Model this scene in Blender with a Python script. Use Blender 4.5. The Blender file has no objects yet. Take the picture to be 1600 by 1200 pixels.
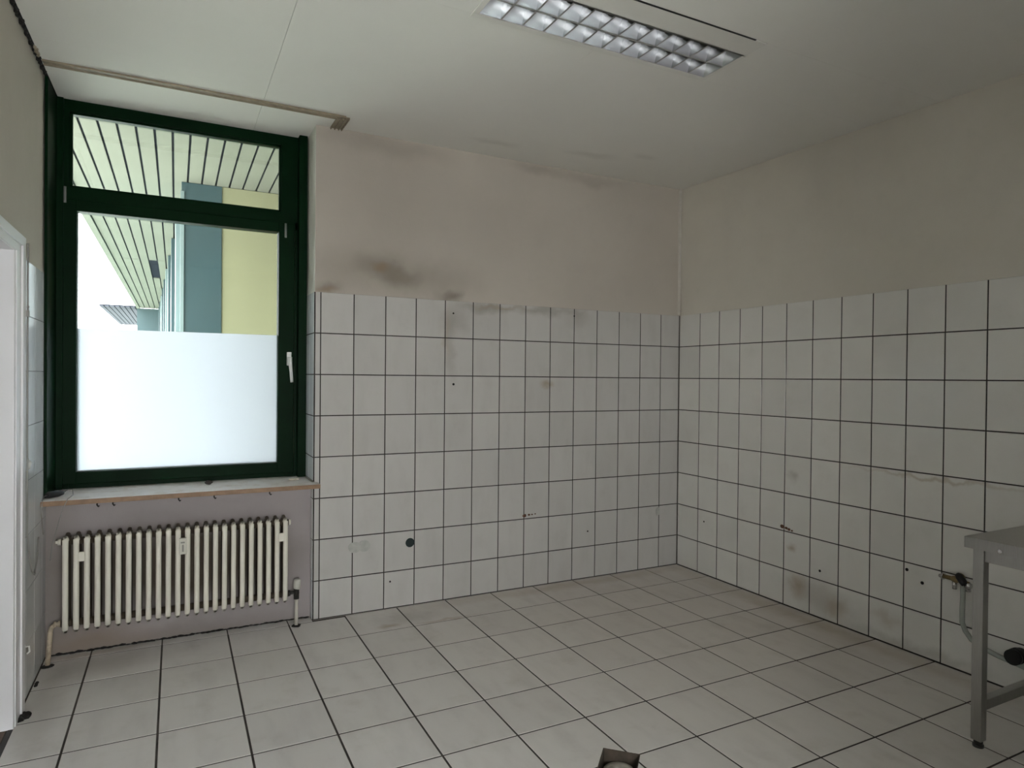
import bpy, bmesh, math, random
from mathutils import Vector, Matrix, noise
random.seed(7)
sc = bpy.context.scene
COL = sc.collection
PI = math.pi

# ------------------------------------------------------------ camera
f_px, yaw, pit, rol = 1028.27, 0.4725, -0.0089, 0.0095
cp, sp, cyw, syw = math.cos(pit), math.sin(pit), math.cos(yaw), math.sin(yaw)
fw = Vector((syw*cp, cyw*cp, sp)); rt = Vector((cyw, -syw, 0)); up = rt.cross(fw)
r2 = math.cos(rol)*rt + math.sin(rol)*up; u2 = -math.sin(rol)*rt + math.cos(rol)*up
cam = bpy.data.cameras.new('camera'); co = bpy.data.objects.new('camera', cam); COL.objects.link(co)
m = Matrix((r2, u2, -fw)).transposed().to_4x4(); m.translation = Vector((-3.5724, -4.0675, 1.4741))
co.matrix_world = m
cam.sensor_fit = 'HORIZONTAL'; cam.sensor_width = 36.0; cam.lens = 36.0*f_px/1600.0
cam.clip_start = 0.02; cam.clip_end = 400
sc.camera = co

# ------------------------------------------------------------ light
sc.view_settings.view_transform = 'Standard'
sc.view_settings.look = 'None'
sc.view_settings.gamma = 1.0
sc.view_settings.use_curve_mapping = False
sc.view_settings.exposure = 0.0
SKY = 15.0
W = bpy.data.worlds.new('overcast_sky'); sc.world = W; W.use_nodes = True
wn = W.node_tree; bg = wn.nodes['Background']
tc = wn.nodes.new('ShaderNodeTexCoord'); sx = wn.nodes.new('ShaderNodeSeparateXYZ'); cr = wn.nodes.new('ShaderNodeValToRGB')
wn.links.new(tc.outputs['Generated'], sx.inputs[0]); wn.links.new(sx.outputs['Z'], cr.inputs[0])
cr.color_ramp.elements[0].color = (0.97, 0.99, 1.0, 1); cr.color_ramp.elements[1].color = (0.80, 0.90, 1.0, 1)
wn.links.new(cr.outputs[0], bg.inputs[0]); bg.inputs[1].default_value = SKY
def area(name, loc, rot, sx_, sy_, power, color, portal=False):
    l = bpy.data.lights.new(name, 'AREA'); l.shape = 'RECTANGLE'; l.size = sx_; l.size_y = sy_
    l.energy = power; l.color = color
    if portal: l.cycles.is_portal = True
    o = bpy.data.objects.new(name, l); COL.objects.link(o); o.location = loc; o.rotation_euler = rot
    return o
# portal of the green window, and an added fill light outside the rear wall, behind the photographer
area('window_portal', (-3.54, 0.40, 1.93), (-PI/2, 0, 0), 1.2, 2.1, 1, (1, 1, 1), True)
area('rear_fill_light', (-3.4, -5.20, 1.38), (PI/2-.30, 0, 0), 1.25, 1.2, 40, (1.0, 0.95, 0.93))

# ------------------------------------------------------------ materials
def nodes_mat(name):
    mt = bpy.data.materials.new(name); mt.use_nodes = True
    return mt, mt.node_tree, mt.node_tree.nodes['Principled BSDF']
def L(nt, a, b): nt.links.new(a, b)
def mathn(nt, op, a, b=None, clamp=False):
    n = nt.nodes.new('ShaderNodeMath'); n.operation = op; n.use_clamp = clamp
    for i, v in enumerate((a, b)):
        if v is None: continue
        if isinstance(v, (int, float)): n.inputs[i].default_value = v
        else: L(nt, v, n.inputs[i])
    return n.outputs[0]
def mixc(nt, fac, a, b):
    n = nt.nodes.new('ShaderNodeMix'); n.data_type = 'RGBA'
    for k, v in ((0, fac), (6, a), (7, b)):
        if isinstance(v, (int, float)): n.inputs[k].default_value = v
        elif isinstance(v, tuple): n.inputs[k].default_value = v if len(v) == 4 else v+(1,)
        else: L(nt, v, n.inputs[k])
    return n.outputs[2]
def noise_n(nt, vec, scale, detail=4, rough=.55, dist=0.0):
    n = nt.nodes.new('ShaderNodeTexNoise'); n.inputs['Scale'].default_value = scale
    n.inputs['Detail'].default_value = detail; n.inputs['Roughness'].default_value = rough
    n.inputs['Distortion'].default_value = dist
    if vec is not None: L(nt, vec, n.inputs['Vector'])
    return n.outputs['Fac']
def ramp(nt, v, lo, hi, a=0.0, b=1.0):
    n = nt.nodes.new('ShaderNodeMapRange'); n.interpolation_type = 'SMOOTHSTEP'
    n.inputs[1].default_value = lo; n.inputs[2].default_value = hi; n.inputs[3].default_value = a; n.inputs[4].default_value = b
    L(nt, v, n.inputs[0]); return n.outputs[0]
def wpos(nt):
    return nt.nodes.new('ShaderNodeNewGeometry').outputs['Position']
def blob(nt, pos, c, r, s):
    a = nt.nodes.new('ShaderNodeVectorMath'); a.operation = 'SUBTRACT'; L(nt, pos, a.inputs[0]); a.inputs[1].default_value = c
    b = nt.nodes.new('ShaderNodeVectorMath'); b.operation = 'DIVIDE'; L(nt, a.outputs[0], b.inputs[0]); b.inputs[1].default_value = r
    l = nt.nodes.new('ShaderNodeVectorMath'); l.operation = 'LENGTH'; L(nt, b.outputs[0], l.inputs[0])
    return ramp(nt, l.outputs['Value'], 0.0, 1.15, s*1.15, 0.0)
def warped(nt, pos, scale, amt):
    n = nt.nodes.new('ShaderNodeTexNoise'); n.inputs['Scale'].default_value = scale; n.inputs['Detail'].default_value = 5
    L(nt, pos, n.inputs['Vector'])
    s = nt.nodes.new('ShaderNodeVectorMath'); s.operation = 'MULTIPLY_ADD'
    L(nt, n.outputs['Color'], s.inputs[0]); s.inputs[1].default_value = (amt,)*3; L(nt, pos, s.inputs[2])
    o = nt.nodes.new('ShaderNodeVectorMath'); o.operation = 'SUBTRACT'; L(nt, s.outputs[0], o.inputs[0]); o.inputs[1].default_value = (amt/2,)*3
    return o.outputs[0]
def bump(nt, bs, h, strength, dist=0.002):
    b = nt.nodes.new('ShaderNodeBump'); b.inputs['Strength'].default_value = strength; b.inputs['Distance'].default_value = dist
    L(nt, h, b.inputs['Height']); L(nt, b.outputs[0], bs.inputs['Normal'])
def plain(name, col, rough=.5, metal=0.0, var=0.12, scale=8, bmp=0.0, bscale=120, spec=None):
    mt, nt, bs = nodes_mat(name)
    p = wpos(nt); n = noise_n(nt, p, scale, 5)
    c2 = tuple(max(0, c*(1-var)) for c in col)
    L(nt, mixc(nt, ramp(nt, n, .3, .7), c2, col), bs.inputs['Base Color'])
    bs.inputs['Roughness'].default_value = rough; bs.inputs['Metallic'].default_value = metal
    if spec is not None: bs.inputs['Specular IOR Level'].default_value = spec
    if bmp: bump(nt, bs, noise_n(nt, p, bscale, 3), bmp)
    return mt
def stain_and_shade(nt, base, pos, blobs, colour):
    tot = None
    for c, r, s in blobs:
        v = blob(nt, pos, c, r, s); tot = v if tot is None else mathn(nt, 'ADD', tot, v, True)
    return mixc(nt, tot, base, colour)

# painted plaster with soot and damp marks of its own, and shade painted into the niche
def make_plaster(name, col, blobs, brown):
    mt, nt, bs = nodes_mat(name)
    p = wpos(nt); w = warped(nt, p, 5, .16)
    n1 = noise_n(nt, p, 1.3, 5, .6); n2 = noise_n(nt, p, 9, 6, .6)
    c = mixc(nt, ramp(nt, n1, .3, .7), tuple(x*.93 for x in col), col)
    c = mixc(nt, mathn(nt, 'MULTIPLY', ramp(nt, n2, .5, .8), .10), c, tuple(x*.7 for x in col))
    if blobs: c = stain_and_shade(nt, c, w, blobs, (.16, .13, .10))
    if brown: c = stain_and_shade(nt, c, w, brown, (.30, .20, .12))
    L(nt, c, bs.inputs['Base Color']); bs.inputs['Roughness'].default_value = .85
    bs.inputs['Specular IOR Level'].default_value = .25
    h = mathn(nt, 'ADD', mathn(nt, 'MULTIPLY', noise_n(nt, p, 30, 5), 1.0), mathn(nt, 'MULTIPLY', noise_n(nt, p, 240, 2), .35))
    bump(nt, bs, h, .25, .004)
    return mt
R3 = lambda x, z: (x, .3, z)
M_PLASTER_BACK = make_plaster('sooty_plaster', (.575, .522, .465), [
    ((-2.45, 0, 2.60), R3(.75, .85), .24), ((-2.60, 0, 2.12), R3(.50, .22), .22), ((-2.05, 0, 2.12), R3(.42, .18), .24),
    ((-2.45, 0, 2.18), R3(.18, .12), .22), ((-2.30, 0, 2.12), R3(.18, .09), .25), ((-2.76, 0, 2.03), R3(.12, .05), .30),
    ((-1.95, 0, 2.02), R3(.10, .05), .45), ((-1.30, 0, 2.95), R3(.30, .06), .25), ((-.85, 0, 2.93), R3(.35, .06), .2),
    ((-1.6, 0, 2.5), R3(.5, .6), .10), ((-2.4, 0, 2.93), R3(.6, .10), .16)],
    [((-2.42, 0, 2.16), R3(.08, .05), .45), ((-2.76, 0, 2.02), R3(.10, .03), .4)])
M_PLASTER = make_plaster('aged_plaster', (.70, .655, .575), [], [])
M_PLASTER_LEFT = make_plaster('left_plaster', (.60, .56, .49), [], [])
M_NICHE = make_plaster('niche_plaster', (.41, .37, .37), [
    ((-4.1, .07, .15), (.35, .3, .25), .35), ((-3.5, .07, .0), (1.0, .3, .10), .40), ((-4.15, .07, .6), (.18, .3, .5), .3), ((-3.75, .07, .41), (.50, .3, .30), .95), ((-3.3, .07, .41), (.50, .3, .30), .95)], [((-4.0, .07, .04), (.5, .3, .12), .3)])  # the two strong blobs paint the shade behind the radiator
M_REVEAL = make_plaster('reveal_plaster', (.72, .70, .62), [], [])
def make_ceiling():
    mt, nt, bs = nodes_mat('painted_ceiling_board')
    p = wpos(nt); w = warped(nt, p, 6, .15)
    n1 = noise_n(nt, p, .9, 5, .6)
    c = mixc(nt, ramp(nt, n1, .3, .7), (.74, .72, .67), (.77, .75, .70))
    c = stain_and_shade(nt, c, w, [((-1.75, -.25, 2.98), (.20, .06, .3), .15), ((-1.1, -.35, 2.98), (.25, .08, .3), .15), ((-.75, -.5, 2.98), (.12, .07, .3), .12)], (.2, .17, .13))
    L(nt, c, bs.inputs['Base Color']); bs.inputs['Roughness'].default_value = .8
    bs.inputs['Specular IOR Level'].default_value = .3
    bump(nt, bs, noise_n(nt, p, 60, 4), .12, .003)
    return mt
M_CEIL = make_ceiling()
def make_tile(name, col, vein, rough, blobs, brown, lean=1.0, dirty=.16):
    mt, nt, bs = nodes_mat(name)
    p = wpos(nt)
    oi = nt.nodes.new('ShaderNodeObjectInfo')
    mp = nt.nodes.new('ShaderNodeVectorMath'); mp.operation = 'MULTIPLY_ADD'
    L(nt, oi.outputs['Random'], mp.inputs[0]); mp.inputs[1].default_value = (37, 19, 53); L(nt, p, mp.inputs[2])
    ro = nt.nodes.new('ShaderNodeMapping'); L(nt, mp.outputs[0], ro.inputs[0]); ro.inputs['Rotation'].default_value = (.6, .6, .7*lean); ro.inputs['Scale'].default_value = (5, 1.4, 1.6)
    v = noise_n(nt, ro.outputs[0], 2.2, 5, .5)
    c = mixc(nt, ramp(nt, v, .42, .80), col, vein)
    lum = mathn(nt, 'ADD', mathn(nt, 'MULTIPLY', oi.outputs['Random'], .07), .955)
    vm = nt.nodes.new('ShaderNodeVectorMath'); vm.operation = 'SCALE'; L(nt, c, vm.inputs[0]); L(nt, lum, vm.inputs['Scale'])
    c = vm.outputs[0]
    w = warped(nt, p, 9, .12)
    dirt = mathn(nt, 'MULTIPLY', ramp(nt, noise_n(nt, p, 5, 6, .65), .50, .80), dirty)
    c = mixc(nt, dirt, c, tuple(x*.62 for x in (col[0], col[1]*.96, col[2]*.88)))
    if blobs: c = stain_and_shade(nt, c, w, blobs, (.24, .21, .17))
    if brown: c = stain_and_shade(nt, c, w, brown, (.36, .25, .14))
    L(nt, c, bs.inputs['Base Color'])
    bs.inputs['Roughness'].default_value = rough
    bs.inputs['Specular IOR Level'].default_value = .45
    bump(nt, bs, noise_n(nt, p, 14, 2), .05, .002)
    return mt
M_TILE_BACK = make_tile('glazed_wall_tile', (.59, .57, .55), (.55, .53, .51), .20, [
    ((-1.93, 0, 1.85), R3(.14, .14), .3), ((-1.7, 0, 1.95), R3(.25, .05), .4), ((-1.25, 0, 1.955), R3(.35, .05), .4),
    ((-.95, 0, 1.93), R3(.14, .10), .25), ((-1.95, 0, 1.65), R3(.05, .3), .25)],
    [((-1.98, 0, 1.75), R3(.03, .26), .22), ((-1.22, 0, 1.43), R3(.06, .03), .5), ((-1.6, 0, 1.96), R3(.3, .02), .3)])
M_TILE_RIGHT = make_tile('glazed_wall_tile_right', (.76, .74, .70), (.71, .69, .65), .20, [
    ((0, -1.3, .12), (.3, .35, .14), .3), ((0, -1.1, .85), (.3, .05, .05), .3), ((0, -1.9, .03), (.3, .5, .05), .3)],
    [((0, -1.15, .15), (.3, .08, .10), .5), ((0, -1.42, .10), (.3, .10, .08), .4), ((0, -1.10, .38), (.3, .05, .04), .5), ((0, -1.75, .14), (.3, .12, .05), .25), ((0, -2.0, .965), (.3, .6, .015), .35)])
M_TILE_LEFT = make_tile('glazed_wall_tile_left', (.74, .76, .76), (.70, .72, .72), .16, [], [])
M_FLOOR = make_tile('glazed_floor_tile', (.74, .71, .68), (.67, .64, .615), .20, [
    ((-2.3, -.2, 0), (.25, .12, .3), .25), ((-3.9, -.15, 0), (.4, .2, .3), .35), ((-4.1, -.5, 0), (.12, .6, .3), .3)],
    [((-2.45, -.28, 0), (.10, .05, .3), .45), ((-2.1, -.33, 0), (.25, .03, .3), .3), ((-3.95, .02, 0), (.4, .05, .3), .3), ((-.1, -1.4, 0), (.12, 1.6, .3), .25), ((-1.0, -.08, 0), (1.6, .10, .3), .22), ((-.7, -.8, 0), (2.3, 2.2, .5), .22)], .5, .34)
M_GROUT = plain('dark_grout', (.055, .048, .043), .9, var=.5, scale=14)
M_GROUT_F = plain('floor_grout', (.07, .058, .048), .9, var=.6, scale=7)
M_GREEN = plain('dark_green_lacquer', (.0015, .017, .005), .45, var=.25, scale=5, spec=.06)
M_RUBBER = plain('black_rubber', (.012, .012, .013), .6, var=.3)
M_WHITE = plain('white_lacquer', (.84, .83, .85), .35, var=.05, scale=3)
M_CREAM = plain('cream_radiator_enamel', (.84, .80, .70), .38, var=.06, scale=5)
M_CREAM_SHADE = plain('shade_dark_enamel', (.09, .07, .05), .5, var=.35, scale=16)  # near-black colour paints shade into the rear radiator tubes
M_SILL = None
def make_sill():
    mt, nt, bs = nodes_mat('laminate_sill')
    p = wpos(nt); n = noise_n(nt, p, 12, 8, .7)
    c = mixc(nt, ramp(nt, n, .45, .75), (.86, .80, .76), (.66, .56, .46))
    L(nt, c, bs.inputs['Base Color']); bs.inputs['Roughness'].default_value = .35
    return mt
M_SILL = make_sill()
M_SILLEDGE = plain('wood_edge_band', (.33, .20, .12), .55, var=.3, scale=20)
M_STEEL = None
def make_steel():
    mt, nt, bs = nodes_mat('brushed_stainless_steel')
    p = wpos(nt); mp = nt.nodes.new('ShaderNodeMapping'); L(nt, p, mp.inputs[0]); mp.inputs['Scale'].default_value = (90, 90, 4)
    n = noise_n(nt, mp.outputs[0], 3, 4)
    L(nt, mixc(nt, n, (.33, .32, .30), (.44, .43, .41)), bs.inputs['Base Color'])
    bs.inputs['Metallic'].default_value = 1; bs.inputs['Roughness'].default_value = .30
    return mt
M_STEEL = make_steel()
M_CHROME = plain('chrome', (.62, .62, .62), .18, 1.0, var=.05)
M_ALU = plain('mirror_aluminium', (.90, .90, .96), .25, .55, var=.05)
M_BLADE = plain('satin_aluminium', (.52, .54, .51), .28, .7, var=.05)
M_LOUVRE = plain('mirror_louvre', (.50, .51, .50), .14, 1.0, var=.05)
M_BRASS = plain('tarnished_brass', (.27, .20, .10), .4, 1.0, var=.3, scale=40)
M_FIX = plain('fixture_enamel', (.72, .70, .65), .45, var=.03)
M_TUBE = plain('unlit_tube_glass', (.75, .76, .78), .2, var=.02)
M_TRACK = plain('wooden_track', (.33, .275, .195), .6, var=.25, scale=20)
M_DARK = plain('black_gap', (.02, .018, .016), .9, var=.5, scale=30)
M_THRESH = plain('brown_carpet', (.20, .14, .11), .95, var=.35, scale=90)
M_FILLER = plain('grey_filler', (.50, .50, .47), .9, var=.15, scale=30)
M_RESIDUE = plain('rusty_residue', (.20, .10, .06), .9, var=.5, scale=60)
M_CLAY = plain('clay_pit', (.10, .075, .055), .8, var=.5, scale=15)
M_PLASTIC = plain('white_plastic', (.70, .70, .68), .4, var=.05)
M_GREY = plain('grey_cable_sheath', (.30, .29, .27), .5, var=.2)
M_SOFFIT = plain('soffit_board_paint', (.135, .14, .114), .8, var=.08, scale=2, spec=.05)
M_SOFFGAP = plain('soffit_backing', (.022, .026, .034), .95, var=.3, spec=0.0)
M_YELLOW = plain('pale_yellow_render', (.18, .185, .105), .85, var=.06, scale=2, bmp=.15, bscale=60)
M_TEAL = plain('teal_green_cladding', (.020, .048, .053), .45, var=.12, scale=2)
M_MINT = plain('pale_green_trim', (.13, .18, .175), .5, var=.08)
M_PAVE = plain('outdoor_paving', (.80, .85, .70), .9, var=.12, scale=1.5)
def make_glass(name, tint):
    mt, nt, bs = nodes_mat(name); nt.nodes.remove(bs); out = nt.nodes['Material Output']
    t = nt.nodes.new('ShaderNodeBsdfTransparent'); t.inputs[0].default_value = tint
    g = nt.nodes.new('ShaderNodeBsdfGlossy'); g.inputs['Roughness'].default_value = .02
    fr = nt.nodes.new('ShaderNodeFresnel'); fr.inputs['IOR'].default_value = 1.5
    mx = nt.nodes.new('ShaderNodeMixShader'); L(nt, fr.outputs[0], mx.inputs[0]); L(nt, t.outputs[0], mx.inputs[1]); L(nt, g.outputs[0], mx.inputs[2])
    L(nt, mx.outputs[0], out.inputs[0]); return mt
M_GLASS = make_glass('window_glass', (.97, .98, .97, 1))
def make_film():
    mt, nt, bs = nodes_mat('frosted_film'); nt.nodes.remove(bs); out = nt.nodes['Material Output']
    t = nt.nodes.new('ShaderNodeBsdfTranslucent'); t.inputs[0].default_value = (.72, .735, .78, 1)
    d = nt.nodes.new('ShaderNodeBsdfDiffuse'); d.inputs[0].default_value = (.6, .62, .64, 1)
    mx = nt.nodes.new('ShaderNodeMixShader'); mx.inputs[0].default_value = .04
    L(nt, t.outputs[0], mx.inputs[1]); L(nt, d.outputs[0], mx.inputs[2]); L(nt, mx.outputs[0], out.inputs[0]); return mt
M_FILM = make_film()
M_HOSE = plain('cloudy_clear_hose', (.42, .44, .40), .25, var=.1)

# ------------------------------------------------------------ mesh helpers
class B:
    """collects shapes into one bmesh"""
    def __init__(s): s.bm = bmesh.new()
    def box(s, x0, x1, y0, y1, z0, z1, bev=0.0):
        if x0 > x1: x0, x1 = x1, x0
        if y0 > y1: y0, y1 = y1, y0
        if z0 > z1: z0, z1 = z1, z0
        t = bmesh.new() if bev else s.bm
        v = [t.verts.new((x, y, z)) for x in (x0, x1) for y in (y0, y1) for z in (z0, z1)]
        for q in ((0, 1, 3, 2), (4, 6, 7, 5), (0, 4, 5, 1), (2, 3, 7, 6), (0, 2, 6, 4), (1, 5, 7, 3)):
            t.faces.new([v[i] for i in q])
        if bev:
            bmesh.ops.bevel(t, geom=list(t.edges), offset=bev, segments=2, profile=.6, affect='EDGES')
            me = bpy.data.meshes.new('t'); t.to_mesh(me); t.free(); s.bm.from_mesh(me); bpy.data.meshes.remove(me)
        return s
    def tube(s, pts, r, seg=10, cap=True):
        pts = [Vector(p) for p in pts]; rings = []
        rr = r if isinstance(r, (list, tuple)) else [r]*len(pts)
        ref = None
        for i, p in enumerate(pts):
            a = pts[max(i-1, 0)]; b = pts[min(i+1, len(pts)-1)]
            t = (b-a).normalized()
            if ref is None:
                ref = Vector((0, 0, 1)) if abs(t.z) < .9 else Vector((1, 0, 0))
            u = (ref - t*ref.dot(t)).normalized(); w = t.cross(u); ref = u
            rings.append([s.bm.verts.new(p + (u*math.cos(k*2*PI/seg) + w*math.sin(k*2*PI/seg))*rr[i]) for k in range(seg)])
        for a, b in zip(rings, rings[1:]):
            for k in range(seg):
                f = s.bm.faces.new((a[k], a[(k+1) % seg], b[(k+1) % seg], b[k])); f.smooth = True
        if cap:
            s.bm.faces.new(list(reversed(rings[0]))); s.bm.faces.new(rings[-1])
        return s
    def cyl(s, a, b, r, seg=16, r1=None):
        return s.tube([a, b], [r, r if r1 is None else r1], seg)
    def prism(s, poly, axis, lo, hi):
        """poly: 2D points; axis: extrusion axis index"""
        def P(p, h):
            q = list(p); q.insert(axis, h); return q
        a = [s.bm.verts.new(P(p, lo)) for p in poly]; b = [s.bm.verts.new(P(p, hi)) for p in poly]; n = len(poly)
        s.bm.faces.new(a); s.bm.faces.new(list(reversed(b)))
        for k in range(n): s.bm.faces.new((a[k], b[k], b[(k+1) % n], a[(k+1) % n]))
        return s
    def lump(s, c, r, seed=0, sub=2, amt=.3):
        ret = bmesh.ops.create_icosphere(s.bm, subdivisions=sub, radius=1.0)
        for v in ret['verts']:
            k = 1 + amt*noise.noise(v.co*1.7 + Vector((seed, 0, 0)))
            v.co = Vector((c[0]+v.co.x*r[0]*k, c[1]+v.co.y*r[1]*k, c[2]+v.co.z*r[2]*k))
        return s
    def mesh(s, name):
        bmesh.ops.recalc_face_normals(s.bm, faces=s.bm.faces)
        me = bpy.data.meshes.new(name); s.bm.to_mesh(me); s.bm.free(); return me
def obj(name, b, mat, parent=None, loc=(0, 0, 0), **props):
    me = b.mesh(name) if isinstance(b, B) else b
    if mat is not None and not me.materials: me.materials.append(mat)
    o = bpy.data.objects.new(name, me); COL.objects.link(o); o.location = loc
    if parent is not None: o.parent = parent
    for k, v in props.items(): o[k] = v
    return o
def thing(name, label, cat, loc=(0, 0, 0), group=None):
    o = bpy.data.objects.new(name, None); COL.objects.link(o); o.location = loc
    o.empty_display_size = .1; o['label'] = label; o['category'] = cat
    if group: o['group'] = group
    return o
def struct(name, b, mat, label=None):
    o = obj(name, b, mat); o['kind'] = 'structure'
    if label: o['label'] = label
    return o

# tiles --------------------------------------------------------
TM = {}
def tile_mesh(kind, w, h, mat, t=.007, bev=.0012):
    """kind: 'y' faces -y, 'x' faces -x, 'X' faces +x, 'z' faces +z; outer face at 0"""
    key = (kind, round(w, 4), round(h, 4), mat.name)
    if key in TM: return TM[key]
    bm = bmesh.new()
    def pt(u, v, d):   # d = depth behind the face
        return {'y': (u, d, v), 'x': (d, u, v), 'X': (-d, u, v), 'z': (u, v, -d)}[kind]
    rings = []
    for ins, d in ((0, t), (0, bev), (bev, 0)):
        a, b = w/2-ins, h/2-ins
        rings.append([bm.verts.new(pt(*q, d)) for q in ((-a, -b), (a, -b), (a, b), (-a, b))])
    for r0, r1 in zip(rings, rings[1:]):
        for k in range(4): bm.faces.new((r0[k], r0[(k+1) % 4], r1[(k+1) % 4], r1[k]))
    bm.faces.new(rings[-1]); bm.faces.new(list(reversed(rings[0])))
    bmesh.ops.recalc_face_normals(bm, faces=bm.faces)
    me = bpy.data.meshes.new('tile'); bm.to_mesh(me); bm.free(); me.materials.append(mat); TM[key] = me
    return me
def lay(kind, us, vs, mat, parent, base=0.0, joint=.0062, tilt=.0016, skip=None, mk=None):
    out = []
    for a0, a1 in zip(us, us[1:]):
        for b0, b1 in zip(vs, vs[1:]):
            w = abs(a1-a0)-joint; h = abs(b1-b0)-joint
            if w < .004 or h < .004: continue
            c = ((a0+a1)/2, (b0+b1)/2)
            if skip and skip(c): continue
            loc = {'y': (c[0], base, c[1]), 'x': (base, c[0], c[1]), 'X': (base, c[0], c[1]), 'z': (c[0], c[1], base)}[kind]
            o = obj('tile', tile_mesh(kind, w, h, mat), None, parent, loc)
            g = lambda: random.gauss(0, tilt)
            o.rotation_euler = {'y': (g(), 0, g()), 'x': (0, g(), g()), 'X': (0, g(), g()), 'z': (g()*.5, g()*.5, 0)}[kind]
            out.append(o)
    return out

# ------------------------------------------------------------ constants
XL = -4.17          # left wall face
XE = -2.828         # edge of the back wall at the window reveal
YB = -4.90          # rear wall
YW = .30            # window frame face
TW = .2006; TZ0 = .2352; TH = .25
def ceil_z(y): return 2.985 + .018*y

# ------------------------------------------------------------ floor
floor = struct('floor', B().box(XL-.02, .02, YB-.02, -.0001, -.06, -.0016).box(XL-.02, XE, -.0001, .075, -.06, -.0016), M_GROUT_F)
xs = [0.0, -.3202] + [-.3202-.3312*i for i in range(1, 12)] + [XL]
ys = [-.0193, -.3505] + [-.3505-.3315*i for i in range(1, 14)] + [YB]
ysm = [0.0] + ys[1:]
nich = [x for x in xs if x < XE-.05]
tiles = lay('z', [x for x in xs if x > -2.85], ysm, M_FLOOR, floor, joint=.0085)
tiles += lay('z', [xs[[i for i, x in enumerate(xs) if x > -2.85][-1]]] + [x for x in xs if x < -2.85], ys, M_FLOOR, floor, joint=.0085)
lay('z', [XE-.002] + [x for x in xs if x < -2.85], [.068, -.0193], M_FLOOR, floor, joint=.006)
# open drain pit cut through the tiles, turned by 45 degrees
DC = Vector((-2.040, -2.010)); DH = .0735; ang = math.radians(-44)
cb = B().box(-DH, DH, -DH, DH, -.2, .05)
cut = obj('cutter', cb, None, None, (DC.x, DC.y, 0)); cut.rotation_euler = (0, 0, ang)
bpy.context.view_layer.update()
dg_objs = [floor] + [t for t in tiles if (Vector(t.location[:2])-DC).length < .36]
for t in dg_objs:
    md = t.modifiers.new('cut', 'BOOLEAN'); md.object = cut; md.operation = 'DIFFERENCE'; md.solver = 'EXACT'
dg = bpy.context.evaluated_depsgraph_get()
for t in dg_objs:
    nm = bpy.data.meshes.new_from_object(t.evaluated_get(dg)); t.modifiers.clear(); t.data = nm
bpy.data.objects.remove(cut)
drain = thing('floor_drain', 'square open floor drain pit with a round pipe mouth set in the tiled floor', 'drain', (DC.x, DC.y, 0))
drain.rotation_euler = (0, 0, ang)
w_ = .004
pit_ = B()
for a in (0, 1, 2, 3):
    c, s = round(math.cos(a*PI/2)), round(math.sin(a*PI/2))
    if c: pit_.box(c*DH, c*(DH-w_), -DH, DH, -.16, -.002)
    else: pit_.box(-DH, DH, s*DH, s*(DH-w_), -.16, -.002)
pit_.box(-DH, DH, -DH, DH, -.165, -.16)
obj('pit_lining', pit_, M_CLAY, drain)
rb = B(); n = 28
ring = [[rb.bm.verts.new((r*math.cos(k*2*PI/n), r*math.sin(k*2*PI/n), z)) for k in range(n)] for r, z in ((.064, -.159), (.064, -.045), (.060, -.038), (.040, -.042), (.036, -.05), (.036, -.159))]
for a, b in zip(ring, ring[1:]):
    for k in range(n): rb.bm.faces.new((a[k], a[(k+1) % n], b[(k+1) % n], b[k])).smooth = True
obj('pipe_mouth', rb, plain('pale_clay_pipe', (.42, .38, .32), .5, var=.3, scale=20), drain)
pl = B().cyl((0, 0, -.158), (0, 0, -.150), .035, 20)
obj('pipe_bottom', pl, M_DARK, drain)

# ------------------------------------------------------------ back wall
wb = B()
zt = 3.04
TTOP = TZ0+7*TH
wb.box(XE, .30, .006, .55, -.06, zt)                              # main wall
wb.box(XL-.30, XE, .07, .55, -.06, .80)                           # niche wall under the sill
wall_back = struct('wall_back', wb, M_PLASTER_BACK)
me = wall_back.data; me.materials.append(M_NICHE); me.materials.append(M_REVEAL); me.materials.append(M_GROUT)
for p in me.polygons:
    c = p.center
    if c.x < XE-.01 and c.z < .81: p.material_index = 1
    elif abs(c.x-XE) < .001: p.material_index = 2
obj('grout_bed', B().box(XE+.002, -.001, .0014, .0065, 0, TTOP-.003), M_GROUT, wall_back)
rows = [0.003] + [TZ0+k*TH for k in range(8)]
jx = [-(2.7938-(14-i)*TW) for i in range(14, 0, -1)]   # joints measured from the left: -2.7938 .. 
jx = [-2.7938+TW*i for i in range(14)]
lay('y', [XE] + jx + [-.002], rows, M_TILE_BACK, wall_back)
# tiled reveal beside the window (above the sill) and the short return beside the radiator niche
obj('reveal_grout_bed', B().box(XE-.0045, XE+.001, .001, YW-.03, .84, TTOP-.003).box(XE-.0045, XE+.001, .001, .072, 0, .80), M_GROUT, wall_back)
lay('x', [.001, .135, .275], [.842] + rows[4:], M_TILE_LEFT, wall_back, base=XE-.007)
lay('x', [.001, .069], [r for r in rows if r < .8] + [.80], M_TILE_LEFT, wall_back, base=XE-.007)
# silicone bead in the corner between both plastered walls
struct('trim_1', B().prism([(-.016, .006), (0, .006), (0, -.010), (-.006, -.006)], 2, TTOP+.004, ceil_z(0)-.002), plain('corner_bead', (.60, .56, .50), .7, var=.1, scale=20), 'pale painted bead in the corner above the tiles')
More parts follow.
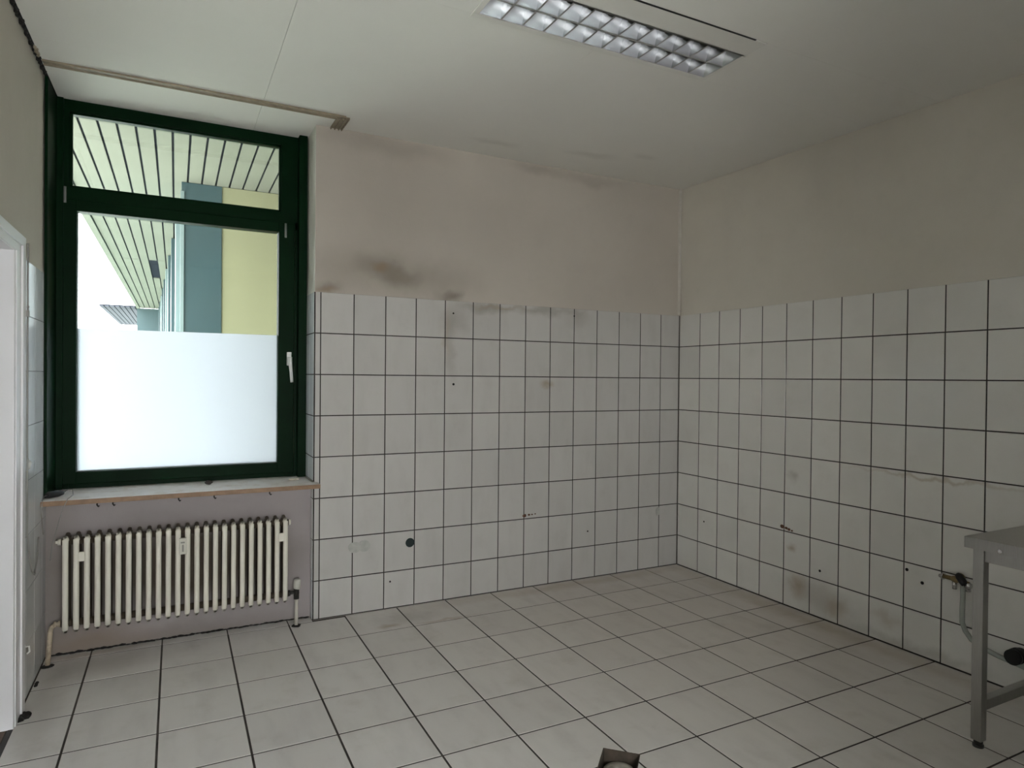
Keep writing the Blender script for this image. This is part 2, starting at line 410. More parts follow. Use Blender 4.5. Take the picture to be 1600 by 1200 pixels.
# marks on the back wall tiles
hole = B().cyl((-2.222, -.0015, .407), (-2.222, .02, .407), .0295, 28)
obj('capped_hole', hole, plain('dark_teal_cap', (.008, .022, .022), .5), wall_back, label='round blackish green opening in a white tile')
pb_ = B().prism([(-.042*math.cos(a)*(1+.06*math.sin(3*a))-2.578, .034*math.sin(a)+.414) for a in [k*2*PI/24 for k in range(24)]], 1, -.0012, .002)
pb_.prism([(-.040*math.cos(a)*(1+.05*math.sin(2*a))-2.520, .036*math.sin(a)+.418) for a in [k*2*PI/24 for k in range(24)]], 1, -.0016, .002)
obj('filler_patch', pb_, M_FILLER, wall_back, label='grey filler blot over a tile joint')
def dots(parent, axis, pts, mat, name, base=0.0):
    for (u, z, r) in pts:
        a, b = ((u, base-.002, z), (u, base+.004, z)) if axis == 'y' else ((base-.002, u, z), (base+.004, u, z))
        obj(name, B().cyl(a, b, r, 10), mat, parent)
dots(wall_back, 'y', [(-.854, .347, .006), (-2.352, .172, .006), (-1.935, 1.90, .006), (-1.93, 1.43, .008), (-.99, 1.93, .006)], M_DARK, 'screw_hole')
rs = B()
for k, (u, z, r) in enumerate([(-1.385, .508, .016), (-1.350, .512, .010), (-1.325, .512, .007), (-1.300, .514, .006)]):
    rs.lump((u, -.001, z), (r, .004, r*.7), k)
obj('residue', rs, M_RESIDUE, wall_back, label='reddish crust along the joint')
obj('filler_dot', B().lump((-.20, -.001, .44), (.022, .003, .035), 3), M_FILLER, wall_back)

# ------------------------------------------------------------ right wall
wall_right = struct('wall_right', B().box(.006, .30, YB-.3, .006, -.06, zt), M_PLASTER)
obj('grout_bed', B().box(.0014, .0065, YB, .002, 0, TTOP-.003), M_GROUT, wall_right)
ry = [-.002] + [-(.2309+TW*i) for i in range(0, 23)] + [YB]
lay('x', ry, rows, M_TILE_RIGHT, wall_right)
dots(wall_right, 'x', [(-1.309, .294, .008), (-1.854, .446, .009), (-1.938, .396, .009), (-.299, .40, .006)], M_DARK, 'screw_hole')
rs = B()
for k, (u, z, r) in enumerate([(-1.022, .512, .018), (-1.052, .507, .012), (-1.075, .503, .012), (-1.098, .499, .008)]):
    rs.lump((-.001, u, z), (.004, r, r*.7), k+5)
obj('residue', rs, M_RESIDUE, wall_right, label='brown crust along the joint')

# ------------------------------------------------------------ left wall with the doorway
DY0, DY1, DZ = -.70, -1.62, 1.985      # doorway far side, near side, head
wl = B()
wl.box(XL-.30, XL-.006, DY0, .55, -.06, zt)
wl.box(XL-.30, XL-.006, YB-.3, DY1, -.06, zt)
wl.box(XL-.30, XL-.006, DY1, DY0, DZ+.02, zt)
wall_left = struct('wall_left', wl, M_PLASTER_LEFT)
obj('grout_bed', B().box(XL-.0065, XL-.0014, DY0+.15, .066, 0, TTOP-.003).box(XL-.0065, XL-.0014, YB, DY1-.15, 0, TTOP-.003), plain('pale_grout', (.20, .20, .19), .9, var=.4, scale=20), wall_left)
lay('X', [.066, -.035, -.235, -.435, DY0+.155], rows, M_TILE_LEFT, wall_left, base=XL, joint=.003)
lay('X', [DY1-.155-.2*i for i in range(16)], rows, M_TILE_LEFT, wall_left, base=XL, joint=.003)
# door casing, deep jambs and closed leaf
dl = B()
for y0, y1 in ((DY0, DY0+.145), (DY1, DY1-.145)):
    s = 1 if y1 > y0 else -1
    dl.box(XL-.28, XL+.006, y0-.022*s, y0-.0005*s, 0, DZ, .003)      # jamb
    dl.box(XL-.006, XL+.010, y0, y1, 0, DZ-.0005)       # face
    dl.box(XL-.0061, XL+.017, y0+.085*s, y1+.0003*s, 0, DZ+.0345)   # raised outer rim
    dl.box(XL-.20, XL-.06, y0-.034*s, y0-.01*s, 0, DZ, .003)    # rebate
dl.box(XL-.28, XL+.006, DY1, DY0, DZ-.004, DZ+.0195, .003)
dl.box(XL-.006, XL+.010, DY1-.145, DY0+.145, DZ, DZ+.0745)
dl.box(XL-.0061, XL+.017, DY1-.1453, DY0+.1453, DZ+.035, DZ+.075)
door = struct('door_1', dl, M_WHITE)
lf = obj('door_leaf', B().box(XL-.27, XL-.23, DY1+.024, DY0-.024, .012, DZ-.006, .003), M_WHITE, door)
obj('door_handle', B().box(XL-.232, XL-.225, -1.56, -1.52, .95, 1.13, .003).tube([(XL-.226, -1.54, 1.06), (XL-.185, -1.54, 1.06), (XL-.180, -1.53, 1.06), (XL-.180, -1.42, 1.06)], .009), M_CHROME, lf)
struct('trim_2', B().box(XL-.28, XL-.012, DY1, DY0, -.05, -.004, .002), M_THRESH, 'brown threshold floor inside the doorway')
struct('trim_3', B().box(XL-.014, XL+.004, DY1, DY0, -.05, .002, .002), plain('black_threshold_bar', (.03, .027, .025), .6), 'dark threshold strip below the doorway')
# dirty dark sealant along the floor in front of the left wall
dk = B()
for k in range(7):
    t = k/6; dk.lump((XL+.012+.02*math.sin(k*2.1), -.595-.012*k+.02*t, .004), (.020, .018, .010), k)
for k in range(4): dk.lump((XL+.016, -.30+.012*k, .002), (.008, .012, .005), k+20)
obj('dirt_crust', dk, M_DARK, wall_left, label='black crumbling dirt at the foot of the door casing')
dk = B()
for k in range(46):
    x = -4.14+k*.0285
    dk.lump((x, .064+.004*math.sin(k*1.9), .004), (.02, .006+.004*math.sin(k), .003+.005*abs(math.sin(k*1.3))*(1 if k < 30 else .4)), k, 1, .5)
obj('dirt_crust', dk, M_DARK, wall_back, label='black dirt line where the niche wall meets the floor')

# ------------------------------------------------------------ rear wall with an unseen window added for the fill light (behind the photographer)
wr = B(); rx0, rx1, rz0, rz1 = -4.05, -2.75, .62, 1.92
wr.box(XL-.3, rx0, YB-.22, YB, -.06, zt); wr.box(rx1, .30, YB-.22, YB, -.06, zt)
wr.box(rx0, rx1, YB-.22, YB, -.06, rz0); wr.box(rx0, rx1, YB-.22, YB, rz1, zt)
struct('wall_rear', wr, M_PLASTER)
fr = B()
for x in (rx0, -3.43, rx1-.06): fr.box(x, x+.06, YB-.14, YB-.07, rz0, rz1)
for z in (rz0, rz1-.06): fr.box(rx0, rx1, YB-.14, YB-.07, z, z+.06)
w2 = struct('added_window', fr, M_GREEN)
obj('pane', B().box(rx0+.06, rx1-.06, YB-.107, YB-.103, rz0+.06, rz1-.06), M_GLASS, w2)

# ------------------------------------------------------------ ceiling
def slab(b, x0, x1, y0, y1, t0=0.0, t1=.05):
    v = [b.bm.verts.new((x, y, ceil_z(y)+t)) for x in (x0, x1) for y in (y0, y1) for t in (t0, t1)]
    for q in ((0, 1, 3, 2), (4, 6, 7, 5), (0, 4, 5, 1), (2, 3, 7, 6), (0, 2, 6, 4), (1, 5, 7, 3)): b.bm.faces.new([v[i] for i in q])
    return b
FX0, FX1, FY0, FY1 = -2.500, -1.270, -1.995, -1.592
cb = B()
for a in ((XL-.3, FX0+.01, YB-.3, .6), (FX1-.01, .3, YB-.3, .6), (FX0+.01, FX1-.01, YB-.3, FY0+.01), (FX0+.01, FX1-.01, FY1-.01, .6)):
    slab(cb, a[0], a[1], a[2], a[3], .0125, .08)
ceiling = struct('ceiling', cb, M_DARK)
cxs = [XL+.016, -3.15, -1.90, -.65, .004]; cys = [.32, -.47, FY1, FY0, -3.25, YB]
for i, (a, b) in enumerate(zip(cxs, cxs[1:])):
    for j, (c, d) in enumerate(zip(cys, cys[1:])):
        gx0 = .0008 if i == 1 else .0002; gx1 = .0008 if i == 0 else .0002
        gj = .0003
        xa, xb = a+gx0, b-gx1
        if j == 2:
            if a < FX0 < b: xb = FX0
            if a < FX1 < b: xa = FX1
            if FX0 < (xa+xb)/2 < FX1: continue
        obj('ceiling_panel', slab(B(), xa, xb, d+gj, c-gj, 0, .0124), M_CEIL, ceiling)
# ragged debris in the open gap along the left wall
gp = B()
for k in range(26):
    gp.lump((XL+.006+.006*math.sin(k*2.3), -.02-.035*k, ceil_z(-.02-.035*k)+.004), (.010, .022, .010), k, 1, .6)
obj('gap_debris', gp, M_DARK, ceiling, label='dark frayed filling in the gap beside the left wall')
gp = B()
for k in range(5): gp.lump((XL+.014+.004*(k % 2), -.27-.022*k, ceil_z(-.3)-.004), (.008, .010, .012), k+40, 1, .6)
obj('gap_debris', gp, M_TRACK, ceiling)

# curtain track on the ceiling
tr = thing('curtain_track', 'brown flat curtain track across the ceiling before the green window', 'curtain rail', (-3.45, -.18, 2.98))
def loc_b(o): o.location = (3.45, .18, -2.98)
ty0, ty1 = -.222, -.166
o = obj('track_rail', slab(slab(slab(B(), XL+.02, -2.70, ty0, ty1, -.004, -.0002), XL+.02, -2.70, ty0, ty0+.008, -.010, -.004), XL+.02, -2.70, ty1-.008, ty1, -.010, -.004), M_TRACK, tr); loc_b(o)
b = slab(B(), -2.745, -2.675, -.205, .004, -.004, -.0002)
for x in (-2.745, -2.722, -2.699, -2.681): slab(b, x, x+.006, -.205, .004, -.012, -.004)
o = obj('track_return', b, M_TRACK, tr); loc_b(o)

# ------------------------------------------------------------ recessed louvre lamp
zc = ceil_z(-1.79)
lamp = thing('ceiling_light', 'recessed rectangular ceiling light with mirrored louvre grid and unlit tubes', 'ceiling light', (-1.885, -1.79, zc))
def lp(name, b, mat, parent=lamp):
    if parent is lamp: b.bm.transform(Matrix.Translation((1.885, 1.79, -zc)))
    else: b.bm.transform(Matrix.Translation((1.885, 1.79, -zc)))
    return obj(name, b, mat, parent)
LX0, LX1, LY0, LY1 = -2.487, -1.287, -1.862, -1.617
fb = B()
fb.box(FX0-.012, FX1+.004, LY1, FY1+.006, zc-.007, zc-.001, .0015)       # rim towards the window
fb.box(FX0-.012, LX0, LY0, LY1, zc-.007, zc-.001, .0015)
fb.box(LX1, FX1+.004, LY0, LY1, zc-.007, zc-.001, .0015)
lp('frame', fb, M_FIX)
lp('cover_plate', B().box(FX0-.012, FX1+.002, FY0+.007, LY0-.001, zc-.004, zc+.004, .001), M_FIX)
lp('shadow_strip', B().box(FX0-.012, FX1-.07, FY0-.001, FY0+.008, zc-.0052, zc+.002), M_RUBBER)  # dark strip painting the shadow line along the cover plate
hb = B(); D = .085
hb.box(LX0-.008, LX0, LY0-.008, LY1+.008, zc-.004, zc+D); hb.box(LX1, LX1+.008, LY0-.008, LY1+.008, zc-.004, zc+D)
hb.box(LX0, LX1, LY1, LY1+.008, zc-.004, zc+D); hb.box(LX0, LX1, LY0-.008, LY0, zc-.004, zc+D)
hb.box(LX0-.008, LX1+.008, LY0-.008, LY1+.008, zc+D, zc+D+.006)
lp('housing', hb, plain('housing_inside', (.30, .29, .26), .5))
ym = (LY0+LY1)/2; hw = (LY1-LY0)/2
# curved mirror reflectors along each row
for s in (0, 1):
    c = ym-hw/2 if s == 0 else ym+hw/2
    for sd in (-1, 1):
        rb = B(); prof = []; mid = (sd == 1) == (s == 0)
        for k in range(7):
            t = k/6
            prof.append((c + sd*(hw/2-.002-.024*t**1.6), zc-.003+.060*t))
        va = [rb.bm.verts.new((LX0+.002, y, z)) for y, z in prof]; vb = [rb.bm.verts.new((LX1-.002, y, z)) for y, z in prof]
        va2 = [rb.bm.verts.new((LX0+.002, y-sd*-.0015, z)) for y, z in prof]; vb2 = [rb.bm.verts.new((LX1-.002, y-sd*-.0015, z)) for y, z in prof]
        for k in range(6):
            rb.bm.faces.new((va[k], vb[k], vb[k+1], va[k+1])).smooth = True
            rb.bm.faces.new((va2[k], va2[k+1], vb2[k+1], vb2[k])).smooth = True
        lp('reflector', rb, M_ALU)
lp('centre_spine', B().box(LX0, LX1, ym-.003, ym+.003, zc-.005, zc+.0, .0005), M_BLADE)
for xa in (LX0, LX1-.002): lp('end_reflector', B().box(xa, xa+.002, LY0+.001, LY1-.001, zc-.003, zc+.06), M_BLADE)
# cross blades, V shaped, 11 of them per row
for i in range(1, 12):
    x = LX0 + (LX1-LX0)*i/12
    for c in (ym-hw/2, ym+hw/2):
        bl = B(); hh = hw/2-.002; g = .026
        pr_ = [(x-.0040, -.004, hh), (x+.0040, -.004, hh), (x+.0012, .025, hh-g*.25), (x+.0005, .056, hh-g), (x-.0005, .056, hh-g), (x-.0012, .025, hh-g*.25)]
        va = [bl.bm.verts.new((a, c-h, zc+z)) for a, z, h in pr_]; vb = [bl.bm.verts.new((a, c+h, zc+z)) for a, z, h in pr_]
        bl.bm.faces.new(va); bl.bm.faces.new(list(reversed(vb)))
        for q in range(6): bl.bm.faces.new((va[q], vb[q], vb[(q+1) % 6], va[(q+1) % 6]))
        lp('louvre_blade', bl, M_LOUVRE)
for c in (ym-hw/2, ym+hw/2):
    t = lp('fluorescent_tube', B().cyl((LX0+.03, c, zc+.066), (LX1-.03, c, zc+.066), .013, 14), M_TUBE)
    for xa in (LX0+.012, LX1-.034): lp('tube_cap', B().cyl((xa, c, zc+.066), (xa+.022, c, zc+.066), .0135, 14), M_CHROME, t)

# ------------------------------------------------------------ green window
wd = B(); zT = 3.0; zS = .842
# outer frame: left wide stile, head, right stile, bottom rail, transom
wd.box(XL, -4.100, YW, YW+.09, zS-.02, zT, .002)
wd.box(-2.985, -2.828, YW+.0, YW+.09, 2.40, zT, .002)
wd.box(-2.900, -2.828, YW+.0, YW+.09, zS-.02, 2.45, .002)
wd.box(-4.105, -2.98, YW, YW+.09, 2.927, zT, .003)
wd.box(-4.105, -2.98, YW, YW+.09, 2.432, 2.511, .003)
wd.box(-4.105, -2.89, YW+.004, YW+.09, zS-.02, .872, .002)
window = struct('window_1', wd, M_GREEN)
# bead around the fixed light
g = B()
for a in ((-4.100, -4.088, 2.511, 2.927), (-2.997, -2.985, 2.511, 2.927)): g.box(a[0], a[1], YW+.012, YW+.04, a[2], a[3])
for a in ((2.511, 2.521), (2.916, 2.927)): g.box(-4.1, -2.985, YW+.012, YW+.04, a[0], a[1])
obj('glazing_bead', g, M_GREEN, window)
obj('fixed_pane', B().box(-4.092, -2.992, YW+.040, YW+.046, 2.515, 2.923), M_GLASS, window)
# opening sash
sash = obj('sash', B().box(-4.140, -4.064, YW-.018, YW+.06, .862, 2.440, .004).box(-3.000, -2.905, YW-.018, YW+.06, .862, 2.440, .004)
           .box(-4.066, -2.998, YW-.018, YW+.06, 2.377, 2.440, .004).box(-4.066, -2.998, YW-.018, YW+.06, .862, .928, .004), M_GREEN, window)
obj('pane', B().box(-4.068, -2.994, YW+.030, YW+.036, .922, 2.383), M_GLASS, sash)
film = obj('frosted_film', B().box(-4.064, -3.000, YW+.0285, YW+.0295, .928, 1.731), M_FILM, sash, label='white frosted privacy film on the lower glass')
# pale sealing line inside the glass on the right and bottom
obj('glass_seal', B().box(-3.004, -3.000, YW+.020, YW+.028, .928, 2.377).box(-4.064, -3.0, YW+.02, YW+.028, .928, .933), plain('grey_seal', (.45, .50, .52), .5), sash)
h = obj('window_handle', B().box(-2.949, -2.921, YW-.030, YW-.017, 1.54, 1.625, .004).cyl((-2.935, YW-.030, 1.585), (-2.935, YW-.060, 1.585), .011, 14)
        .tube([(-2.935, YW-.060, 1.592), (-2.934, YW-.063, 1.56), (-2.928, YW-.063, 1.50), (-2.923, YW-.060, 1.435)], [.013, .012, .010, .009], 10), plain('white_handle', (.80, .80, .78), .3), sash)
for (x, z) in ((-4.156, 2.475), (-4.118, 2.47), (-2.960, 2.40), (-4.150, .90)):
    l = .055
    obj('hinge', B().cyl((x, YW-.022, z-l), (x, YW-.022, z+l*.6), .007, 10), plain('grey_hinge', (.22, .23, .22), .4) if z > 1 else M_WHITE, window)
# right post in front of the frame and green cladding on the left reveal
obj('post', B().box(-2.886, -2.8362, .235, YW, zS-.004, ceil_z(.25)-.001, .004), M_GREEN, window)
obj('side_cladding', B().box(XL+.0005, XL+.014, -.004, YW, zS-.004, ceil_z(0)-.002, .003).box(XL+.0005, XL+.045, YW-.03, YW, zS-.004, ceil_z(.2)-.002, .003), M_GREEN, window)
# sill board
sill = struct('trim_4', B().box(XL+.002, XE-.008, -.004, YW+.004, .812, .836, .002).box(XL+.002, XE+.020, -.098, -.0045, .812, .836, .002), M_SILL, 'speckled beige window sill board')
obj('edge_band', B().box(XL+.002, XE+.020, -.1005, -.098, .8115, .8365, .001), M_SILLEDGE, sill, label='brown front edge band')
for k, x in enumerate((-3.93, -3.86, -3.555, -3.38, -3.09)):
    obj('screw', B().tube([(x, -.085, .815), (x, -.085, .800), (x+.006, -.087, .792), (x+.010, -.088, .797)], .0035, 8), M_DARK, sill)
# exterior sill and the slab above the window that closes the wall
struct('trim_5', B().box(XL, XE, YW+.09, .60, .79, .815), M_MINT, 'outside window ledge')

# things on the sill
t = obj('cork_scrap', B().lump((0, 0, .013), (.021, .014, .0135), 2, 2, .35), plain('dark_grey_scrap', (.07, .06, .055), .8), None, (-3.398, .150, .8362))
t['label'] = 'small dark grey lump lying mid way along the window sill'; t['category'] = 'scrap'
t = obj('plaster_crumb', B().lump((0, 0, .006), (.034, .014, .007), 6, 2, .4), plain('pale_crumb', (.80, .74, .62), .8), None, (-2.925, .128, .8362))
t['label'] = 'flat pale crumb at the right end of the window sill'; t['category'] = 'scrap'
plug = thing('cable_plug', 'black cable plug with thin leads at the left end of the window sill', 'plug', (-4.125, .02, .8365))
obj('plug_body', B().tube([(-.028, -.04, .017), (-.022, -.025, .018), (.015, .02, .018), (.030, .038, .015)], [.013, .017, .017, .010], 12), M_RUBBER, plug)
obj('lead', B().tube([(.03, .038, .015), (.05, .05, .03), (.075, .02, .035), (.085, -.04, .015), (.07, -.12, .006), (.055, -.135, -.03), (.03, -.13, -.12), (.005, -.11, -.22), (-.005, -.10, -.30)], .0022, 6), M_GREY, plug)
obj('lead', B().tube([(-.028, -.04, .017), (-.034, -.07, .02), (-.036, -.115, .008), (-.036, -.135, -.06), (-.030, -.13, -.16)], .0022, 6), M_GREY, plug)

# surface cable beside the door casing
cab = thing('surface_cable', 'thin grey cable clipped to the left wall beside the white door casing', 'cable', (XL+.022, -.545, 0))
pts = [(0, -.004+.003*math.sin(k*1.7), 2.04-.06*k) for k in range(22)]
pts += [(0, .01, .74), (0, .05, .66), (.002, .10, .58), (.002, .16, .55), (.002, .21, .60), (.002, .26, .70)]
obj('sheath', B().tube(pts, .004, 8), M_GREY, cab)
obj('clip', B().box(-.012, .006, -.012, .010, 1.722, 1.750, .003).lump((0, 0, 1.765), (.006, .008, .01), 2), M_GREY, cab)
obj('clip', B().lump((-.008, .085, 1.068), (.008, .011, .022), 4), M_PLASTIC, cab)
t = obj('wall_hook', B().box(-.004, .004, -.010, .010, -.018, .018, .002).tube([(.003, 0, .01), (.018, 0, .012), (.020, 0, -.012), (.010, 0, -.02)], .004, 8), M_PLASTIC, None, (XL+.0045, -.50, .25))
t['label'] = 'small white plastic hook low on the left wall tiles beside the door casing'; t['category'] = 'hook'

# ------------------------------------------------------------ radiator
NS = 24; x0r = -4.066; pr = (4.066-3.001)/(NS-1); zb, ztp = .160, .648; yF, yM, yK = -.082, -.030, .022
rad = thing('radiator', 'cream tubular column radiator mounted in the niche below the window', 'radiator', (-3.53, yM, .15))
ro = Vector((-3.53, yM, .15))
def rel(x, y, z): return (x-ro.x, y-ro.y, z-ro.z)
sb = B(); rt_ = .0125
def arc(yo):
    s = 1 if yo > yM else -1
    d = abs(yo-yM)
    if d < .001: return [rel(x0r, yM, ztp-.02), rel(x0r, yM, zb+.02)]
    P = [(yM, ztp-.030), (yM+s*d*.45, ztp-.016), (yM+s*d*.85, ztp-.020), (yo, ztp-.045), (yo, (zb+ztp)/2), (yo, zb+.045), (yM+s*d*.85, zb+.020), (yM+s*d*.45, zb+.016), (yM, zb+.030)]
    return [rel(x0r, y, z) for y, z in P]
sec = B()
pf = [(yM, ztp-.030), (yM-.022, ztp-.022), (yF+.008, ztp-.006), (yF, ztp-.016), (yF, ztp-.05), (yF, zb+.05), (yF, zb+.016), (yF+.008, zb+.006), (yM-.022, zb+.022), (yM, zb+.030)]
sec.tube([rel(0, y, z) for y, z in pf], [.012, .0125, .011, .0135, .0135, .0135, .0135, .010, .0125, .012], 12)
pb2 = [(2*yM-y, z) for y, z in pf]
sec.tube([rel(0, y, z) for y, z in pb2], [.012, .0125, .011, .0135, .0135, .0135, .0135, .010, .0125, .012], 10)
sec.tube([rel(0, yM, ztp-.03), rel(0, yM, zb+.03)], .012, 10)
for z in (ztp-.034, zb+.034): sec.cyl(rel(-pr/2-.0003, yM, z), rel(pr/2+.0003, yM, z), .0185, 16)
sm = sec.mesh('section')
sm.transform(Matrix.Translation((ro.x, 0, 0))); sm.materials.append(M_CREAM); sm.materials.append(M_CREAM_SHADE)
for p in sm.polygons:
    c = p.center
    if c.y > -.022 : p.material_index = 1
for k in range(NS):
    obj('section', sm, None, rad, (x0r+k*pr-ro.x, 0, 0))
for i in (1, 22):
    xa = x0r+i*pr+.5*pr
    b = B().box(xa-pr*.5, xa+pr*.5, yF-.008, yF+.006, .518, .566, .003); b.bm.transform(Matrix.Translation(-ro))
    obj('bracket_plate', b, M_CREAM, rad)
xm = x0r+11.5*pr
b = B().box(xm-.019, xm+.019, yF-.026, yF-.002, .505, .592, .004); b.bm.transform(Matrix.Translation(-ro))
hm = obj('heat_meter', b, plain('meter_plastic', (.66, .64, .56), .45), rad)
b = B().box(xm-.011, xm+.009, yF-.0275, yF-.026, .566, .574).box(xm-.004, xm+.004, yF-.0275, yF-.026, .520, .558, .0005); b.bm.transform(Matrix.Translation(-ro))
obj('meter_window', b, plain('grey_meter_window', (.30, .29, .26), .3), hm)
xl_, xr_ = x0r-pr/2, x0r+(NS-1)*pr+pr/2
b = B()
for z in (ztp-.034,): b.cyl((xl_-.016, yM, z), (xl_, yM, z), .017, 6).cyl((xl_-.026, yM, z), (xl_-.016, yM, z), .008, 10)
b.bm.transform(Matrix.Translation(-ro)); obj('end_plug', b, M_CREAM, rad)
b = B().cyl((xr_, yM, ztp-.034), (xr_+.012, yM, ztp-.034), .017, 6)
b.bm.transform(Matrix.Translation(-ro)); obj('end_plug', b, M_CREAM, rad)
b = B().tube([(xl_, yM, zb+.034), (xl_-.018, yM, zb+.034), (xl_-.030, yM, zb+.030), (xl_-.040, yM-.006, zb+.024), (xl_-.045, yM-.01, zb+.005), (xl_-.047, yM-.020, .09), (xl_-.052, yM-.045, .001)], .0115, 12)
b.cyl((xl_-.012, yM, zb+.034), (xl_-.002, yM, zb+.034), .018, 6).cyl((xl_-.032, yM, zb+.034), (xl_-.022, yM, zb+.034), .0155, 10)
b.bm.transform(Matrix.Translation(-ro)); obj('return_pipe', b, plain('chipped_pipe_paint', (.58, .48, .36), .5, var=.45, scale=35), rad)
xv = -2.930
b = B().cyl((xr_, yM, zb+.034), (xv, yM, zb+.036), .010, 12).cyl((xr_+.002, yM, zb+.034), (xr_+.012, yM, zb+.034), .018, 6).lump((xv, yM, zb+.030), (.017, .018, .022), 3, 2, .1)
b.cyl((xv, yM, zb-.005), (xv, yM, zb+.055), .0155, 14)
b.bm.transform(Matrix.Translation(-ro)); vb_ = obj('valve_body', b, plain('blackened_valve', (.025, .024, .022), .45), rad)
b = B().tube([(xv, yM, zb+.055), (xv+.003, yM, zb+.066), (xv+.004, yM, zb+.105), (xv+.004, yM, zb+.112)], [.019, .0205, .021, .016], 18)
b.bm.transform(Matrix.Translation(-ro)); obj('thermostat_head', b, plain('aged_white_head', (.62, .60, .54), .45), vb_)
b = B().cyl((xv, yM, zb-.002), (xv-.003, -.048, .001), .0105, 12)
b.bm.transform(Matrix.Translation(-ro)); obj('supply_pipe', b, plain('pipe_paint', (.66, .62, .55), .45), rad)
b = B().lump((xv-.003, -.048, .003), (.026, .026, .006), 5, 2, .3).lump((xl_-.052, yM-.045, .003), (.03, .024, .007), 9, 2, .3)
obj('pipe_hole', b, M_DARK, floor, label='black ragged edge around the pipe entering the floor')

# ------------------------------------------------------------ stainless steel table
tb = thing('steel_table', 'stainless steel work table with square legs against the right tiled wall', 'table', (-.36, -3.2, 0))
to = Vector((-.36, -3.2, 0))
TX0, TX1, TY0, TY1, TZ = -.712, -.028, -3.93, -2.528, .850
def tp(name, b, mat=M_STEEL, parent=tb):
    b.bm.transform(Matrix.Translation(-to)); return obj(name, b, mat, parent)
tp('tabletop', B().box(TX0, TX1, TY0, TY1, TZ-.004, TZ, .0015).box(TX0, TX0+.003, TY0, TY1, TZ-.045, TZ-.002, .001).box(TX1-.003, TX1, TY0, TY1, TZ-.045, TZ-.002, .001)
   .box(TX0, TX1, TY0, TY0+.003, TZ-.045, TZ-.002, .001).box(TX0, TX1, TY1-.003, TY1, TZ-.045, TZ-.002, .001))
lx = (TX0+.022, TX1-.062); ly = (TY1-.062, TY0+.022)
tp('side_rail', B().box(lx[0]+.008, lx[0]+.030, ly[1]+.04, ly[0], TZ-.095, TZ-.045, .002))
tp('side_rail', B().box(lx[1]+.008, lx[1]+.030, ly[1]+.04, ly[0], TZ-.095, TZ-.045, .002))
tp('end_rail', B().box(lx[0]+.04, lx[1], ly[0]+.008, ly[0]+.030, TZ-.095, TZ-.045, .002))
tp('end_rail', B().box(lx[0]+.04, lx[1], ly[1]+.008, ly[1]+.030, TZ-.095, TZ-.045, .002))
for x in lx:
    for y in ly:
        lg = tp('leg', B().box(x, x+.04, y, y+.04, .028, TZ-.045, .003))
        tp('foot', B().cyl((x+.02, y+.02, 0), (x+.02, y+.02, .010), .020, 16).cyl((x+.02, y+.02, .010), (x+.02, y+.02, .030), .0165, 16), plain('black_foot', (.03, .028, .026), .5), lg)
for y in ly: tp('stretcher', B().box(lx[0]+.04, lx[1], y+.003, y+.037, .150, .190, .002))
tp('stretcher', B().box(lx[1]+.003, lx[1]+.037, ly[1]+.04, ly[0], .150, .190, .002))
obj_b = B().cyl((TX0-.004, -2.66, TZ-.032), (TX0+.004, -2.66, TZ-.032), .007, 12)
tp('bolt', obj_b, M_CHROME)

# ------------------------------------------------------------ tap, hose and drain stub on the right wall
tap = thing('wall_tap', 'brass angle tap with black hose nut on the right wall tiles beside the steel table', 'tap', (0, -2.13, .475))
obj('tap_body', B().cyl((-.001, 0, 0), (-.050, 0, 0), .013, 14).cyl((-.001, 0, 0), (-.006, 0, 0), .026, 20).lump((-.045, 0, 0), (.018, .026, .017), 1, 2, .1).cyl((-.045, .02, 0), (-.045, .055, 0), .011, 8).cyl((-.045, -.02, -.002), (-.045, -.065, -.008), .012, 8), M_BRASS, tap)
obj('tap_handle', B().cyl((-.045, .055, 0), (-.045, .064, 0), .018, 8).cyl((-.045, .064, 0), (-.045, .078, -.002), .009, 10), M_CHROME, tap)
obj('outlet', B().cyl((-.045, .003, -.01), (-.045, .003, -.050), .011, 12), M_CHROME, tap)
obj('hose_nut', B().tube([(-.05, -.010, .030), (-.052, -.022, .020), (-.052, -.042, -.004), (-.052, -.050, -.016)], [.012, .018, .018, .014], 12), M_RUBBER, tap)
obj('end_cap', B().cyl((-.045, -.052, -.012), (-.045, -.074, -.020), .017, 10).cyl((-.045, -.060, -.02), (-.045, -.062, -.045), .012, 10), M_CHROME, tap)
t = obj('clear_hose', B().tube([(-.047, -2.167, .455), (-.047, -2.168, .40), (-.045, -2.165, .32), (-.040, -2.163, .265), (-.034, -2.175, .225), (-.028, -2.200, .190), (-.022, -2.245, .165), (-.018, -2.32, .150), (-.016, -2.45, .135), (-.016, -2.7, .115), (-.016, -3.1, .09)], .0115, 12), M_HOSE)
t['label'] = 'cloudy clear hose hanging from the tap and running along the right wall'; t['category'] = 'hose'
st = thing('drain_stub', 'black round drain pipe stub sticking out of the right wall under the steel table', 'pipe', (0, -2.405, .188))
obj('pipe', B().cyl((0.002, 0, 0), (-.050, 0, 0), .032, 24), M_RUBBER, st)
obj('collar', B().cyl((-.028, 0, 0), (-.050, 0, 0), .037, 24).cyl((-.058, 0, 0), (-.078, 0, 0), .036, 24), M_RUBBER, st)

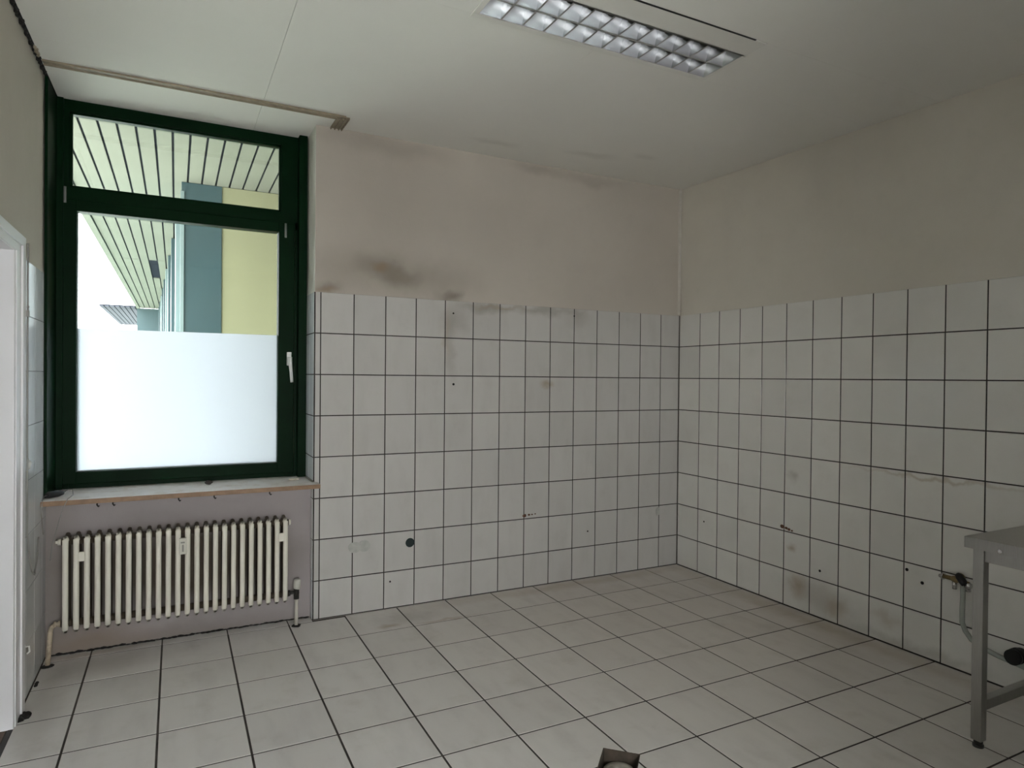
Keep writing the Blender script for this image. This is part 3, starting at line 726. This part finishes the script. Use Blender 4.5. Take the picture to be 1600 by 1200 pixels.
# ------------------------------------------------------------ outdoors
struct('trim_6', B().box(-60, 40, .62, 80, -.40, -.30), M_PAVE, 'paved ground outside')
so = struct('trim_7', B().box(-4.40, 1.5, .46, 14.5, 3.115, 3.30), M_SOFFGAP, 'backing of the boarded soffit outside')
bp = .108; bx0 = -4.40
import functools
def board(x, y0, y1, parent=so):
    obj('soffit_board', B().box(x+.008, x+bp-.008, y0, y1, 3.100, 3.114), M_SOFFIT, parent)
YJ = 6.60
for k in range(30):
    x = bx0+k*bp+.047
    if x < -3.56:
        if k == 4: board(x, .47, YJ); board(x, YJ+1.98, 14.42)          # a piece is missing here
        elif k % 3 == 0: board(x, .47, 14.42)
        else: board(x, .47, YJ-.01); board(x, YJ+.01, 14.42)
    else: board(x, .47, 2.14)
can = struct('trim_8', B().box(-5.20, -4.43, 14.3, 21.0, 3.115, 3.14), M_SOFFGAP, 'low far canopy with boarded underside outside the window')
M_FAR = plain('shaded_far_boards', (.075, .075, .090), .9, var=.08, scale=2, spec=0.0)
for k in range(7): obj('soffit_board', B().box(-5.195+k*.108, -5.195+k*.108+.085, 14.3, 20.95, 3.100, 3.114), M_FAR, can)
obj('fascia_edge', B().box(-4.425, -4.355, .46, 14.5, 3.085, 3.30), M_SOFFIT, so)
# neighbouring part of the building
nb = thing('neighbouring_wing', 'pale yellow rendered building wing with teal green panels outside the window', 'building', (-2.5, 2.15, -.3))
def nbp(name, b, mat, parent=nb):
    b.bm.transform(Matrix.Translation((2.5, -2.15, .3))); return obj(name, b, mat, parent)
nbp('rendered_wall', B().box(-3.222, 1.5, 2.150, 2.45, -.3, 3.099), M_YELLOW)
nbp('corner_panel', B().box(-3.535, -3.224, 2.138, 2.44, -.3, 3.098, .003), M_TEAL)
nbp('panel_edge', B().box(-3.543, -3.515, 2.125, 2.16, -.3, 3.02, .002), M_MINT)
# angled facade running back
P0 = Vector((-3.52, 3.2)); P1 = Vector((-3.92, 14.4)); dv = P1-P0
def fac(b, t0, t1, off0, off1, z0, z1):
    n = Vector((-dv.y, dv.x)).normalized()
    q = [P0+dv*t0+n*off0, P0+dv*t1+n*off0, P0+dv*t1+n*off1, P0+dv*t0+n*off1]
    b.prism([(p.x, p.y) for p in q], 2, z0, z1); return b
nbp('glazed_facade', fac(B(), -.08, 1, -.30, 0, -.3, 3.098), plain('dark_glazing', (.07, .13, .15), .12))
for k in range(9):
    nbp('facade_fin', fac(B(), .02+k*.115, .035+k*.115, .001, .05, -.3, 3.09), M_TEAL if k % 3 else M_MINT)
nbp('end_wall', B().box(-4.42, -3.90, 14.43, 14.9, -.3, 3.098), M_TEAL)
